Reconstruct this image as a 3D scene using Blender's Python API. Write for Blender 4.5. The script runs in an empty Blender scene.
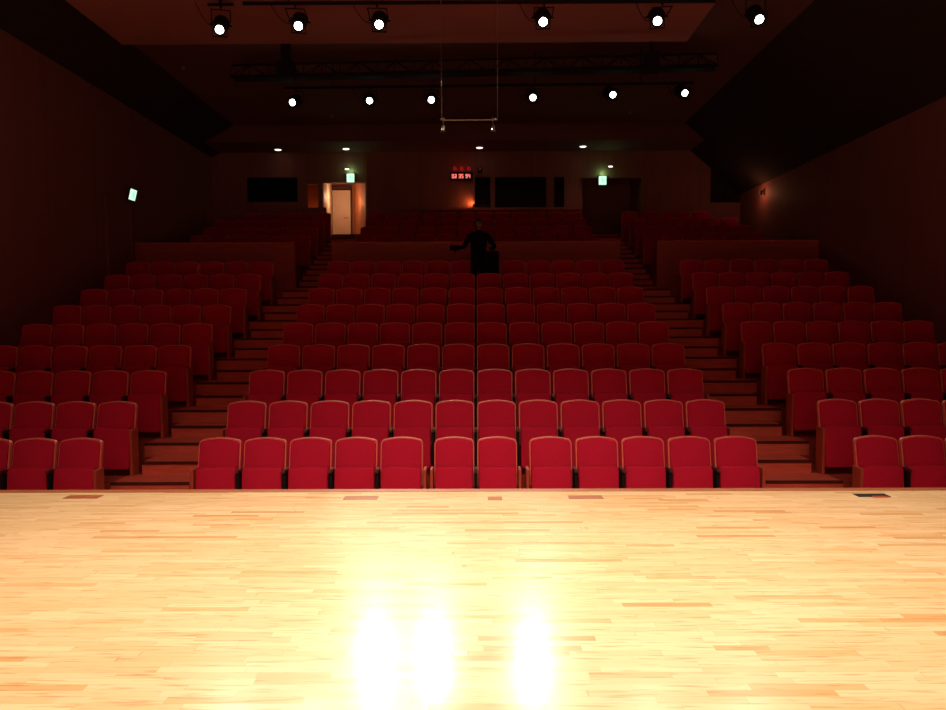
import bpy, bmesh, math, random
from mathutils import Vector, Matrix, Euler
random.seed(7)
R = math.radians
sc = bpy.context.scene
COL = sc.collection

# ------------------------------------------------------------------ camera
CAMZ = 1.5
F = 720.0
cam = bpy.data.cameras.new('camera')
cam.sensor_width = 36.0
cam.lens = F * 36.0 / 946.0
cam.clip_end = 100
camo = bpy.data.objects.new('camera', cam)
COL.objects.link(camo)
camo.location = (0.02, 0.0, CAMZ)
PITCH = math.atan(35 / F)
camo.rotation_euler = (Matrix.Rotation(R(0.32), 3, 'Z') @ Matrix.Rotation(R(90) - PITCH, 3, 'X')
                       @ Matrix.Rotation(R(-0.22), 3, 'Z')).to_euler()
sc.camera = camo

# ------------------------------------------------------------------ world, exposure
w = bpy.data.worlds.new('world')
sc.world = w
w.use_nodes = True
w.node_tree.nodes['Background'].inputs[0].default_value = (1.0, 0.35, 0.25, 1)
w.node_tree.nodes['Background'].inputs[1].default_value = 0.0
sc.view_settings.view_transform = 'Standard'
sc.view_settings.look = 'None'
sc.view_settings.gamma = 1
sc.view_settings.exposure = 0.0
sc.view_settings.use_curve_mapping = False
sc.cycles.use_denoising = True
sc.cycles.max_bounces = 6
sc.cycles.diffuse_bounces = 4
sc.cycles.glossy_bounces = 2
sc.cycles.sample_clamp_indirect = 4.0
sc.cycles.blur_glossy = 0.5


def light(name, kind, loc, energy, color, target=None, **kw):
    l = bpy.data.lights.new(name, kind)
    l.energy = energy
    l.color = color
    for k, v in kw.items():
        setattr(l, k, v)
    o = bpy.data.objects.new(name, l)
    COL.objects.link(o)
    o.location = loc
    if target is not None:
        d = Vector(target) - Vector(loc)
        o.rotation_euler = d.to_track_quat('-Z', 'Y').to_euler()
    return o


WARM = (1.0, 0.82, 0.62)
# added spots standing in for unseen border lights, brightening the front rows
for x, e in ((-2.4, 280), (0.3, 490), (2.6, 280)):
    light('stage_border_fill', 'SPOT', (x, 3.0, 5.2), e, (1.0, 0.72, 0.55), (x * 0.6, 6.4, -0.9),
          spot_size=R(72), spot_blend=1.0, shadow_soft_size=0.25)
light('stage_wash_fill', 'AREA', (0, 3.2, 6.3), 330, (1.0, 0.80, 0.60), (0, 3.2, 0),
      shape='RECTANGLE', size=11, size_y=1.5, spread=R(110))  # added overhead wash that evens out the stage floor
# added unseen area light imitating soft stage spill into the hall
light('stage_spill_fill', 'AREA', (0, -1.5, 4.6), 58, (1.0, 0.5, 0.38), (0, 13, 5.5),
      shape='RECTANGLE', size=7, size_y=1.2)
# rear hall: warm lamp in the exit corridor, and lamps near the booth
light('corridor_side_light', 'POINT', (-5.75, 25.9, 4.95), 9, (1.0, 0.36, 0.16), shadow_soft_size=0.06)
light('corridor_light', 'POINT', (-4.75, 25.1, 5.75), 17, (1.0, 0.62, 0.36), shadow_soft_size=0.12)
light('corridor_wall_light', 'POINT', (-4.15, 24.9, 5.55), 5.5, (1.0, 0.36, 0.12), shadow_soft_size=0.08)

# ------------------------------------------------------------------ materials


def nodes_of(m):
    m.use_nodes = True
    return m.node_tree, m.node_tree.nodes['Principled BSDF']


def mat(name, col, rough=0.6, noise=0.0, scale=20, metal=0.0, spec=0.5, sheen=0.0, bump=0.0):
    m = bpy.data.materials.new(name)
    nt, b = nodes_of(m)
    b.inputs['Base Color'].default_value = (*col, 1)
    b.inputs['Roughness'].default_value = rough
    b.inputs['Metallic'].default_value = metal
    b.inputs['Specular IOR Level'].default_value = spec
    if sheen:
        b.inputs['Sheen Weight'].default_value = sheen
        b.inputs['Sheen Tint'].default_value = (min(1, col[0] * 2), col[1] * 2, col[2] * 2, 1)
    tc = nt.nodes.new('ShaderNodeTexCoord')
    n = nt.nodes.new('ShaderNodeTexNoise')
    n.inputs['Scale'].default_value = scale
    n.inputs['Detail'].default_value = 4
    nt.links.new(tc.outputs['Object'], n.inputs['Vector'])
    if noise:
        r = nt.nodes.new('ShaderNodeValToRGB')
        r.color_ramp.elements[0].position = 0.3
        r.color_ramp.elements[1].position = 0.7
        r.color_ramp.elements[0].color = (*[c * (1 - noise) for c in col], 1)
        r.color_ramp.elements[1].color = (*[min(1, c * (1 + noise)) for c in col], 1)
        nt.links.new(n.outputs['Fac'], r.inputs[0])
        nt.links.new(r.outputs[0], b.inputs['Base Color'])
    if bump:
        bp = nt.nodes.new('ShaderNodeBump')
        bp.inputs['Strength'].default_value = bump
        bp.inputs['Distance'].default_value = 0.004
        nt.links.new(n.outputs['Fac'], bp.inputs['Height'])
        nt.links.new(bp.outputs[0], b.inputs['Normal'])
    return m


def wood(name, c0, c1, rough=0.5, stretch=(1, 14, 14), scale=3.0, spec=0.4):
    m = bpy.data.materials.new(name)
    nt, b = nodes_of(m)
    tc = nt.nodes.new('ShaderNodeTexCoord')
    mp = nt.nodes.new('ShaderNodeMapping')
    mp.inputs['Scale'].default_value = stretch
    n = nt.nodes.new('ShaderNodeTexNoise')
    n.inputs['Scale'].default_value = scale
    n.inputs['Detail'].default_value = 6
    r = nt.nodes.new('ShaderNodeValToRGB')
    r.color_ramp.elements[0].position = 0.33
    r.color_ramp.elements[1].position = 0.68
    r.color_ramp.elements[0].color = (*c0, 1)
    r.color_ramp.elements[1].color = (*c1, 1)
    nt.links.new(tc.outputs['Object'], mp.inputs[0])
    nt.links.new(mp.outputs[0], n.inputs['Vector'])
    nt.links.new(n.outputs['Fac'], r.inputs[0])
    nt.links.new(r.outputs[0], b.inputs['Base Color'])
    b.inputs['Roughness'].default_value = rough
    b.inputs['Specular IOR Level'].default_value = spec
    return m


def emit(name, col, strength):
    m = bpy.data.materials.new(name)
    nt, b = nodes_of(m)
    b.inputs['Base Color'].default_value = (*[min(c, .5) for c in col], 1)
    b.inputs['Emission Color'].default_value = (*col, 1)
    b.inputs['Emission Strength'].default_value = strength
    return m


def parquet(name):
    m = bpy.data.materials.new(name)
    nt, b = nodes_of(m)
    N, L = nt.nodes.new, nt.links.new

    def math_(op, a, bb=None):
        n = N('ShaderNodeMath')
        n.operation = op
        for i, v in enumerate((a, bb)):
            if v is None:
                continue
            if isinstance(v, (int, float)):
                n.inputs[i].default_value = v
            else:
                L(v, n.inputs[i])
        return n.outputs[0]
    tc = N('ShaderNodeTexCoord')
    sp = N('ShaderNodeSeparateXYZ')
    L(tc.outputs['Object'], sp.inputs[0])
    x, y = sp.outputs[0], sp.outputs[1]
    yr = math_('DIVIDE', y, 0.050)
    row = math_('FLOOR', yr)
    wn = N('ShaderNodeTexWhiteNoise')
    wn.noise_dimensions = '1D'
    L(row, wn.inputs['W'])
    off = math_('MULTIPLY', wn.outputs['Value'], 5.0)
    xr = math_('ADD', math_('DIVIDE', x, 0.46), off)
    # uneven board lengths
    xn = N('ShaderNodeTexNoise')
    xn.noise_dimensions = '2D'
    xn.inputs['Scale'].default_value = 1.0
    cb = N('ShaderNodeCombineXYZ')
    L(xr, cb.inputs[0])
    L(math_('MULTIPLY', row, 7.31), cb.inputs[1])
    L(cb.outputs[0], xn.inputs['Vector'])
    xr2 = math_('ADD', xr, math_('MULTIPLY', xn.outputs['Fac'], 1.2))
    colm = math_('FLOOR', xr2)
    cb2 = N('ShaderNodeCombineXYZ')
    L(colm, cb2.inputs[0])
    L(row, cb2.inputs[1])
    w2 = N('ShaderNodeTexWhiteNoise')
    w2.noise_dimensions = '3D'
    L(cb2.outputs[0], w2.inputs['Vector'])
    ramp = N('ShaderNodeValToRGB')
    cr = ramp.color_ramp
    cr.elements[0].position = 0.0
    cr.elements[0].color = (0.60, 0.33, 0.13, 1)
    cr.elements[1].position = 1.0
    cr.elements[1].color = (0.86, 0.63, 0.37, 1)
    for p, c in ((0.05, (0.68, 0.41, 0.18)), (0.14, (0.77, 0.51, 0.26)), (0.6, (0.80, 0.56, 0.31))):
        e = cr.elements.new(p)
        e.color = (*c, 1)
    L(w2.outputs['Value'], ramp.inputs[0])
    # grain
    mp = N('ShaderNodeMapping')
    mp.inputs['Scale'].default_value = (2.0, 26, 1)
    L(tc.outputs['Object'], mp.inputs[0])
    add = N('ShaderNodeVectorMath')
    add.operation = 'ADD'
    L(mp.outputs[0], add.inputs[0])
    sc3 = N('ShaderNodeVectorMath')
    sc3.operation = 'SCALE'
    sc3.inputs['Scale'].default_value = 40
    L(w2.outputs['Color'], sc3.inputs[0])
    L(sc3.outputs[0], add.inputs[1])
    g = N('ShaderNodeTexNoise')
    g.inputs['Scale'].default_value = 2.2
    g.inputs['Detail'].default_value = 6
    L(add.outputs[0], g.inputs['Vector'])
    gr = N('ShaderNodeValToRGB')
    gr.color_ramp.elements[0].position = 0.30
    gr.color_ramp.elements[0].color = (0.66, 0.45, 0.28, 1)
    gr.color_ramp.elements[1].position = 0.46
    gr.color_ramp.elements[1].color = (1, 1, 1, 1)
    L(g.outputs['Fac'], gr.inputs[0])
    mx = N('ShaderNodeMixRGB')
    mx.blend_type = 'MULTIPLY'
    mx.inputs[0].default_value = 0.75
    L(ramp.outputs[0], mx.inputs[1])
    L(gr.outputs[0], mx.inputs[2])
    # joints
    fy = math_('FRACT', yr)
    fx = math_('FRACT', xr2)
    ey = math_('LESS_THAN', fy, 0.035)
    ex = math_('LESS_THAN', fx, 0.005)
    ed = math_('MAXIMUM', ey, ex)
    mj = N('ShaderNodeMixRGB')
    L(math_('MULTIPLY', ed, 0.35), mj.inputs[0])
    L(mx.outputs[0], mj.inputs[1])
    mj.inputs[2].default_value = (0.30, 0.13, 0.05, 1)
    L(mj.outputs[0], b.inputs['Base Color'])
    b.inputs['Roughness'].default_value = 0.30
    b.inputs['Specular IOR Level'].default_value = 0.2
    b.inputs['Coat Weight'].default_value = 0.55
    b.inputs['Coat Roughness'].default_value = 0.17
    b.inputs['Coat IOR'].default_value = 1.4
    return m


def panelled(name, c0, c1, pitch, axis, rough=0.7):
    """dark wooden boards with vertical joints every pitch metres along axis"""
    m = wood(name, c0, c1, rough, (6, 6, 0.7), 1.6)
    nt = m.node_tree
    b = nt.nodes['Principled BSDF']
    src = b.inputs['Base Color'].links[0].from_socket
    tc = nt.nodes.new('ShaderNodeTexCoord')
    sp = nt.nodes.new('ShaderNodeSeparateXYZ')
    nt.links.new(tc.outputs['Object'], sp.inputs[0])
    d = nt.nodes.new('ShaderNodeMath')
    d.operation = 'DIVIDE'
    d.inputs[1].default_value = pitch
    nt.links.new(sp.outputs[axis], d.inputs[0])
    f = nt.nodes.new('ShaderNodeMath')
    f.operation = 'FRACT'
    nt.links.new(d.outputs[0], f.inputs[0])
    l = nt.nodes.new('ShaderNodeMath')
    l.operation = 'LESS_THAN'
    l.inputs[1].default_value = 0.012
    nt.links.new(f.outputs[0], l.inputs[0])
    mx = nt.nodes.new('ShaderNodeMixRGB')
    nt.links.new(l.outputs[0], mx.inputs[0])
    nt.links.new(src, mx.inputs[1])
    mx.inputs[2].default_value = (*[c * 0.7 for c in c0], 1)
    nt.links.new(mx.outputs[0], b.inputs['Base Color'])
    return m


M_STAGE = parquet('maple_stage_parquet')
M_EDGE = wood('stage_edge_wood', (0.30, 0.085, 0.028), (0.38, 0.12, 0.040), 0.35)
M_FAB = mat('red_seat_fabric', (0.50, 0.011, 0.042), 0.95, 0.04, 35, spec=0.15, sheen=0.25, bump=0.3)
M_RIM = wood('beech_seat_rim', (0.66, 0.13, 0.088), (0.80, 0.17, 0.115), 0.4, (6, 6, 1), 8)
M_POST = wood('beech_end_panel', (0.42, 0.07, 0.036), (0.52, 0.10, 0.05), 0.45, (10, 10, 1), 4)
M_BLACK = mat('black_powder_coat', (0.012, 0.010, 0.010), 0.85, 0.2, 30, spec=0.15)
M_ARM = wood('dark_armrest_wood', (0.06, 0.016, 0.010), (0.10, 0.026, 0.016), 0.5, (10, 1, 10), 4)
M_GREY = mat('grey_metal', (0.35, 0.31, 0.29), 0.35, 0.1, 30, metal=0.8)
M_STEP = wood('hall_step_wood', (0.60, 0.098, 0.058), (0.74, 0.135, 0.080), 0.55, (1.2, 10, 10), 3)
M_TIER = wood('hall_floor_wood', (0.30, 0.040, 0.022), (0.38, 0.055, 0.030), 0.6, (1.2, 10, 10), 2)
M_NOSE = mat('dark_step_edge', (0.085, 0.020, 0.013), 0.95, 0.2, 30, spec=0.1)  # dark line along each step edge
M_WALL = panelled('hall_side_wall_boards', (0.25, 0.082, 0.078), (0.28, 0.092, 0.088), 1.8, 1)
M_WALLB = panelled('hall_rear_wall_boards', (0.28, 0.100, 0.085), (0.32, 0.115, 0.098), 1.8, 0)
M_CEIL = mat('dark_red_ceiling', (0.19, 0.066, 0.062), 0.85, 0.08, 0.6)
M_CPANEL = mat('lighter_ceiling_panel', (0.44, 0.135, 0.125), 0.8, 0.05, 0.7)  # ceiling panel in a lighter colour than the ceiling around it
M_COVE = mat('shade_black_cove', (0.030, 0.014, 0.012), 0.95, 0.1, 3)  # black puts shade into the ceiling coves; also booth back and curtain
M_PARA = wood('low_wall_wood', (0.44, 0.075, 0.050), (0.54, 0.095, 0.065), 0.6, (1, 8, 8), 2)
M_CREAM = mat('cream_painted_door', (0.70, 0.52, 0.36), 0.6, 0.04, 3)
M_OCHRE = mat('ochre_corridor_wall', (0.40, 0.14, 0.055), 0.7, 0.06, 3)
M_GLASS = mat('dark_booth_glass', (0.006, 0.009, 0.006), 0.12, 0.1, 3, spec=0.5)
M_CLOTH = mat('black_clothing', (0.006, 0.006, 0.006), 0.95, 0.3, 12, spec=0.1)
M_SKIN = mat('skin', (0.22, 0.10, 0.07), 0.6, 0.1, 10)
M_HAIR = mat('dark_hair', (0.008, 0.006, 0.005), 0.6, 0.3, 60)
M_LENS = emit('lit_lens', (1.0, 0.93, 0.86), 14.0)
M_DOWN = emit('downlight_lens', (1.0, 0.86, 0.70), 2.2)
M_EXIT = emit('lit_exit_face', (0.62, 1.0, 0.72), 1.25)
M_EXITG = emit('lit_exit_green', (0.12, 0.75, 0.35), 0.9)
M_LEDR = emit('red_led', (0.75, 0.02, 0.03), 0.30)
M_LEDP = emit('bright_red_led', (1.0, 0.22, 0.18), 1.1)
M_TEAL = mat('sign_housing', (0.03, 0.05, 0.04), 0.6, 0.1, 20)

# ------------------------------------------------------------------ mesh helpers


def tag(o, label=None, cat=None, group=None, kind=None):
    for k, v in (('label', label), ('category', cat), ('group', group), ('kind', kind)):
        if v:
            o[k] = v
    return o


def obj(name, bm, m, parent=None, smooth=False):
    me = bpy.data.meshes.new(name)
    bm.to_mesh(me)
    bm.free()
    ms = m if isinstance(m, (list, tuple)) else [m]
    for mm in ms:
        me.materials.append(mm)
    if smooth:
        for p in me.polygons:
            p.use_smooth = True
    o = bpy.data.objects.new(name, me)
    COL.objects.link(o)
    if parent:
        o.parent = parent
    return o


def empty(name, loc=(0, 0, 0), rot=(0, 0, 0)):
    o = bpy.data.objects.new(name, None)
    o.empty_display_size = 0.1
    COL.objects.link(o)
    o.location = loc
    o.rotation_euler = rot
    return o


def box(bm, x0, x1, y0, y1, z0, z1, bevel=0.0, mi=0):
    r = bmesh.ops.create_cube(bm, size=1)
    vs = r['verts']
    for v in vs:
        v.co = Vector(((x0 + x1) / 2 + v.co.x * (x1 - x0), (y0 + y1) / 2 + v.co.y * (y1 - y0), (z0 + z1) / 2 + v.co.z * (z1 - z0)))
    fs = set(f for v in vs for f in v.link_faces)
    for f in fs:
        f.material_index = mi
    if bevel:
        es = list(set(e for v in vs for e in v.link_edges))
        bmesh.ops.bevel(bm, geom=es, offset=bevel, segments=2, affect='EDGES', profile=0.6)
    return bm


def tube(bm, a, b, r0, r1=None, seg=12, caps=True):
    a, b = Vector(a), Vector(b)
    d = b - a
    r1 = r0 if r1 is None else r1
    q = d.to_track_quat('Z', 'Y').to_matrix().to_4x4()
    bmesh.ops.create_cone(bm, cap_ends=caps, segments=seg, radius1=r0, radius2=r1, depth=d.length,
                          matrix=Matrix.Translation((a + b) / 2) @ q)
    return bm


def lathe(bm, prof, seg=20, axis_mat=None):
    """prof: (r, z) pairs, revolved about z"""
    rings = []
    for r, z in prof:
        ring = []
        for i in range(seg):
            t = 2 * math.pi * i / seg
            v = bm.verts.new((r * math.cos(t), r * math.sin(t), z))
            ring.append(v)
        rings.append(ring)
    for a, b in zip(rings, rings[1:]):
        for i in range(seg):
            bm.faces.new((a[i], a[(i + 1) % seg], b[(i + 1) % seg], b[i]))
    bm.faces.new(rings[0][::-1])
    bm.faces.new(rings[-1])
    if axis_mat:
        for ring in rings:
            for v in ring:
                v.co = axis_mat @ v.co
    return bm


def poly(bm, pts, mi=0):
    f = bm.faces.new([bm.verts.new(p) for p in pts])
    f.material_index = mi
    return f


NB = bmesh.new

# ------------------------------------------------------------------ hall geometry (z relative to the stage floor)
XW = 8.5                                  # side walls
PITCHX = 0.55                             # seat pitch
ROWY = [8.60] + [9.50 + 0.934 * i for i in range(8)] + [19.70 + 0.934 * i for i in range(4)]
Z0 = -0.861                               # hall floor under the front row
ROWZ = [Z0 + 0.338 * i for i in range(9)] + [Z0 + 0.338 * (i + 11) for i in range(4)]
EDGE = [y - 0.60 for y in ROWY]
ZL = Z0 + 0.338 * 15                      # rear landing
YE = 6.33                                 # stage edge
ZC = 7.4                                  # main ceiling
ZS = 6.9                                  # rear soffit
YB = 23.4                                 # rear wall

# stage
bm = box(NB(), -XW, XW, -6, YE - 0.10, -0.12, 0.0)
tag(obj('stage_floor', bm, M_STAGE), kind='structure')
bm = box(NB(), -XW, XW, YE - 0.10, YE, -0.12, 0.004, 0.004)
tag(obj('trim_1', bm, M_EDGE), kind='structure')
bm = box(NB(), -XW, XW, YE - 0.14, YE - 0.04, Z0, -0.121)
tag(obj('wall_stage_front', bm, M_PARA), kind='structure')

# hall floor and tiers
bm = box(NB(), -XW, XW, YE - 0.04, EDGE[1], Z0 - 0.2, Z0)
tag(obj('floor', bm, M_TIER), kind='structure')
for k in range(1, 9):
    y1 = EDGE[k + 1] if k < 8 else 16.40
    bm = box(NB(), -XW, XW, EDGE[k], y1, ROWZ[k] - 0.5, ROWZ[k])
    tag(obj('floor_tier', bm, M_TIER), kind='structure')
ZX = Z0 + 0.338 * 9                        # cross aisle
bm = box(NB(), -XW, XW, 16.40, 19.1, ZX - 0.5, ZX)
tag(obj('floor_cross_aisle', bm, M_TIER), kind='structure')
# rear tiers: three blocks with the stairs between them
BL = [(-XW, -4.50), (-3.58, 3.58), (4.50, XW)]
for a, b in BL:
    for k in range(9, 13):
        y0 = 18.12 if k == 9 else EDGE[k]
        y1 = EDGE[k + 1] if k < 12 else EDGE[12] + 0.934
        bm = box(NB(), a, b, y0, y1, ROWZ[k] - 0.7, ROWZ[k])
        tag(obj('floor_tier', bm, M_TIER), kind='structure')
bm = box(NB(), -XW, XW, EDGE[12] + 0.934, 28, ZL - 0.5, ZL)
tag(obj('floor_landing', bm, M_TIER), kind='structure')


def stairs(xa, xb, xa2, xb2, name):
    b1, b2 = NB(), NB()

    def step(x0, x1, y, z, yend, rise=0.169, body=True, fr=0.001):
        if body:
            box(b1, x0, x1, y + fr, yend, z - rise - 0.02, z - 0.001)
        box(b2, x0, x1, y - 0.014, y + 0.030, z - 0.028, z + 0.004, 0.003)
    for k in range(1, 9):
        # mid step below tier k, then the tier edge itself
        ym = EDGE[k] - 0.45
        step(xa, xb, ym, ROWZ[k] - 0.169, EDGE[k])
        step(xa2 - (.08 if xa < 0 else 0), xb2 + (.08 if xa > 0 else 0), EDGE[k], ROWZ[k] + 0.003, EDGE[k] + 0.49, 0.169, fr=-0.006)
    step(xa, xb, 16.40 - 0.40, ZX - 0.169, 16.40)
    step(xa, xb, 16.40, ZX + 0.003, 17.98, 0.169, fr=-0.006)
    z = ZX
    n = 4
    for i in range(n):
        y = 18.0 + i * 1.1 / (n - 1)
        z += (ROWZ[9] - ZX) / n
        step(xa2, xb2, y, z, 19.6, 0.7)
    for k in range(10, 14):
        zk = ROWZ[k] if k < 13 else ZL
        ek = EDGE[k] if k < 13 else EDGE[12] + 0.934
        step(xa2, xb2, ek - 0.45, zk - 0.169, ek + 0.01, 0.5)
        step(xa2, xb2, ek, zk, ek + 0.6 if k < 13 else ek + 0.05, 0.6, body=k < 13)
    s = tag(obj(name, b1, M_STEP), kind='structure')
    n = obj('nosing', b2, M_NOSE, s)


stairs(-4.40, -3.36, -4.49, -3.59, 'floor_aisle_steps_left')
stairs(3.36, 4.40, 3.59, 4.49, 'floor_aisle_steps_right')

# low walls in front of the rear tiers
for i, (a, b) in enumerate(BL):
    nm = ('wall_low_left', 'wall_low_centre', 'wall_low_right')[i]
    bm = box(NB(), a, b, 18.0, 18.11, ZX, 3.42)
    o = tag(obj(nm, bm, M_PARA), kind='structure')
    bm = box(NB(), a, b, 17.97, 18.14, 3.42, 3.45, 0.006)
    obj('wall_cap', bm, M_STEP, o)

# side walls
bm = NB()
box(bm, -XW - 0.2, -XW, -6, 28, -1.2, CAMZ + 5.25)
tag(obj('wall_left', bm, M_WALL), kind='structure')
bm = box(NB(), XW, XW + 0.2, -6, 28, -1.2, CAMZ + 4.0)
tag(obj('wall_right', bm, M_WALL), kind='structure')
bm = box(NB(), -XW - .2, XW + .2, -6.2, -6, -1.2, 8)
tag(obj('wall_front', bm, M_WALLB), kind='structure')

# ceiling: coves black to put in the edge shade, main ceiling, lighter front panel, soffit
for sx, xz, z0 in ((-1, 7.3, CAMZ + 5.25), (1, 6.3, CAMZ + 4.0)):
    bm = NB()
    for y0, y1 in ((-6, 28),):
        p = [(sx * XW, z0), (sx * xz, ZC), (sx * xz, ZC + .15), (sx * (XW + .2), ZC + 0.15), (sx * (XW + .2), z0)]
        f0 = [bm.verts.new((x, y0, z)) for x, z in p]
        f1 = [bm.verts.new((x, y1, z)) for x, z in p]
        bm.faces.new(f0)
        bm.faces.new(f1[::-1])
        for i in range(5):
            bm.faces.new((f0[i], f1[i], f1[(i + 1) % 5], f0[(i + 1) % 5]))
        bmesh.ops.recalc_face_normals(bm, faces=bm.faces)
    tag(obj('ceiling_cove', bm, M_COVE), kind='structure')
bm = box(NB(), -7.3, 6.3, -6, 22.0, ZC, ZC + 0.15)
tag(obj('ceiling', bm, M_CEIL), kind='structure')
bm = box(NB(), -7.1, 4.25, 4.0, 14.75, ZC - 0.34, ZC - 0.02, 0.01)
tag(obj('ceiling_front_panel', bm, M_CPANEL), kind='structure')
bm = box(NB(), -XW, XW, 22.0, 28, ZS, ZC + .15)
tag(obj('ceiling_soffit', bm, M_CEIL), kind='structure')

# rear wall pieces (real openings between them)


def wallbox(name, x0, x1, y0, y1, z0, z1, m=None):
    return tag(obj(name, box(NB(), x0, x1, y0, y1, z0, z1), m or M_WALLB), kind='structure')


ZH = 5.94                                   # opening header
# booth wall with three openings: narrow, wide, narrow
wallbox('wall_booth', -3.52, -0.03, YB, YB + .15, ZL - .4, ZS)
wallbox('wall_booth', 0.47, 0.62, YB, YB + .15, 5.10, 6.08)
wallbox('wall_booth', 2.26, 2.52, YB, YB + .15, 5.10, 6.08)
wallbox('wall_booth', 2.84, 3.33, YB, YB + .15, ZL - .4, ZS)
wallbox('wall_booth', -0.03, 2.84, YB, YB + .15, ZL - .4, 5.10)
wallbox('wall_booth', -0.03, 2.84, YB, YB + .15, 6.08, ZS)
wallbox('wall_booth_back', -0.6, 3.33, YB + 1.6, YB + 1.7, ZL, ZS, M_COVE)
wallbox('trim_2', -1.5, 3.4, YB - .12, YB - .001, 5.02, 5.10, M_POST)
for i, (x0, x1) in enumerate(((-0.03, 0.47), (0.62, 2.26), (2.52, 2.84))):
    bm = NB()
    t = 0.03
    box(bm, x0, x1, YB - .01, YB + .10, 5.10, 5.10 + t)
    box(bm, x0, x1, YB - .01, YB + .10, 6.08 - t, 6.08)
    box(bm, x0, x0 + t, YB - .01, YB + .10, 5.10 + t, 6.08 - t)
    box(bm, x1 - t, x1, YB - .01, YB + .10, 5.10 + t, 6.08 - t)
    if i == 1:
        pass
    wf = tag(obj('window_%d' % (i + 1), bm, M_BLACK), kind='structure')
    obj('glass', box(NB(), x0 + t, x1 - t, YB + .05, YB + .06, 5.10 + t, 6.08 - t), M_GLASS, wf)
# headers over the two aisle exits
wallbox('wall_header_left', -4.93, -3.52, YB, YB + .15, ZH, ZS)
wallbox('wall_header_right', 3.33, 5.33, YB, YB + .15, ZH + .1, ZS)
# right rear wall
wallbox('wall_rear_right', 5.33, 7.54, YB, YB + .15, ZL - .4, ZS)
wallbox('wall_rear_right', 7.54, XW, YB, YB + .15, ZL - .4, 5.24)
wallbox('wall_rear_right', 5.33, 5.45, YB + .15, 25.2, ZL, ZS, M_OCHRE)
wallbox('wall_alcove_back', 3.2, 5.45, 25.2, 25.3, ZL, ZS)
wallbox('wall_alcove_side', 3.33, 3.45, YB + .15, 25.2, ZL, ZS)
# left rear wall, low wall behind the last row, window
wallbox('wall_low_rear_left', -XW, -4.72, 22.86, 22.98, ZL - .4, 5.06)
wallbox('wall_rear_left', -XW, -7.36, YB, YB + .15, ZL - .4, ZS)
wallbox('wall_rear_left', -5.74, -5.45, YB, YB + .15, ZL - .4, ZS)
wallbox('wall_rear_left', -7.36, -5.74, YB, YB + .15, ZL - .4, 5.33)
wallbox('wall_rear_left', -7.36, -5.74, YB, YB + .15, 6.11, ZS)
wallbox('wall_rear_left', -5.45, -5.08, YB, YB + .15, 5.90, ZS)
wallbox('wall_pillar', -5.08, -4.93, YB, YB + .15, ZL - .4, ZS)
bm = NB()
for q in ((-7.36, -5.74, 5.33, 5.36), (-7.36, -5.74, 6.08, 6.11), (-7.36, -7.33, 5.36, 6.08), (-5.77, -5.74, 5.36, 6.08)):
    box(bm, q[0], q[1], YB - .01, YB + .1, q[2], q[3])
wf = tag(obj('window_4', bm, M_BLACK), kind='structure')
obj('glass', box(NB(), -7.33, -5.77, YB + .05, YB + .06, 5.36, 6.08), M_GLASS, wf)
wallbox('trim_lit_edge', -3.54, -3.49, YB - .07, YB - .001, ZL, 6.70, M_OCHRE)  # added paler strip, its colour standing in for the lit booth wall edge
# exit corridor behind the left opening
wallbox('wall_corridor_left', -6.6, -6.5, YB + .15, 27, ZL, ZS, M_OCHRE)
wallbox('wall_corridor_back', -6.6, -5.30, 26.3, 26.4, ZL, ZS, M_OCHRE)
wallbox('wall_corridor_back', -4.50, -3.3, 26.3, 26.4, ZL, ZS, M_OCHRE)
wallbox('wall_corridor_back', -5.30, -4.50, 26.3, 26.4, 6.36, ZS, M_OCHRE)
bm = NB()
p = [(-4.95, YB + .151), (-5.20, 26.23), (-5.30, 26.23), (-5.03, YB + .151)]
a = [bm.verts.new((x, y, ZL)) for x, y in p]
b = [bm.verts.new((x, y, ZS)) for x, y in p]
bm.faces.new(a)
bm.faces.new(b[::-1])
for i in range(4):
    bm.faces.new((a[i], b[i], b[(i + 1) % 4], a[(i + 1) % 4]))
bmesh.ops.recalc_face_normals(bm, faces=bm.faces)
tag(obj('wall_corridor_jamb', bm, M_CREAM), kind='structure')
bm = NB()
p = [(-3.52, YB + .15), (-4.42, 26.3), (-3.3, 26.3), (-3.3, YB + .15)]
for lo, hi in ((ZL, ZS),):
    a = [bm.verts.new((x, y, lo)) for x, y in p]
    b = [bm.verts.new((x, y, hi)) for x, y in p]
    bm.faces.new(a)
    bm.faces.new(b[::-1])
    for i in range(4):
        bm.faces.new((a[i], b[i], b[(i + 1) % 4], a[(i + 1) % 4]))
bmesh.ops.recalc_face_normals(bm, faces=bm.faces)
tag(obj('wall_corridor_right', bm, M_OCHRE), kind='structure')
d = tag(obj('door_1', box(NB(), -5.19, -4.50, 26.24, 26.29, ZL + .01, 6.20, 0.004), M_CREAM), kind='structure')
bm = NB()
box(bm, -5.30, -5.27, 26.20, 26.3, ZL, 6.23)
box(bm, -4.53, -4.50, 26.20, 26.3, ZL, 6.23)
box(bm, -5.30, -4.50, 26.20, 26.3, 6.23, 6.36)
obj('door_frame', bm, M_ARM, d)
bm = tube(NB(), (-4.64, 26.20, ZL + 1.0), (-4.76, 26.20, ZL + 1.0), 0.012)
tube(bm, (-4.64, 26.24, ZL + 1.0), (-4.64, 26.20, ZL + 1.0), 0.012)
obj('door_handle', bm, M_GREY, d)

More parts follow.
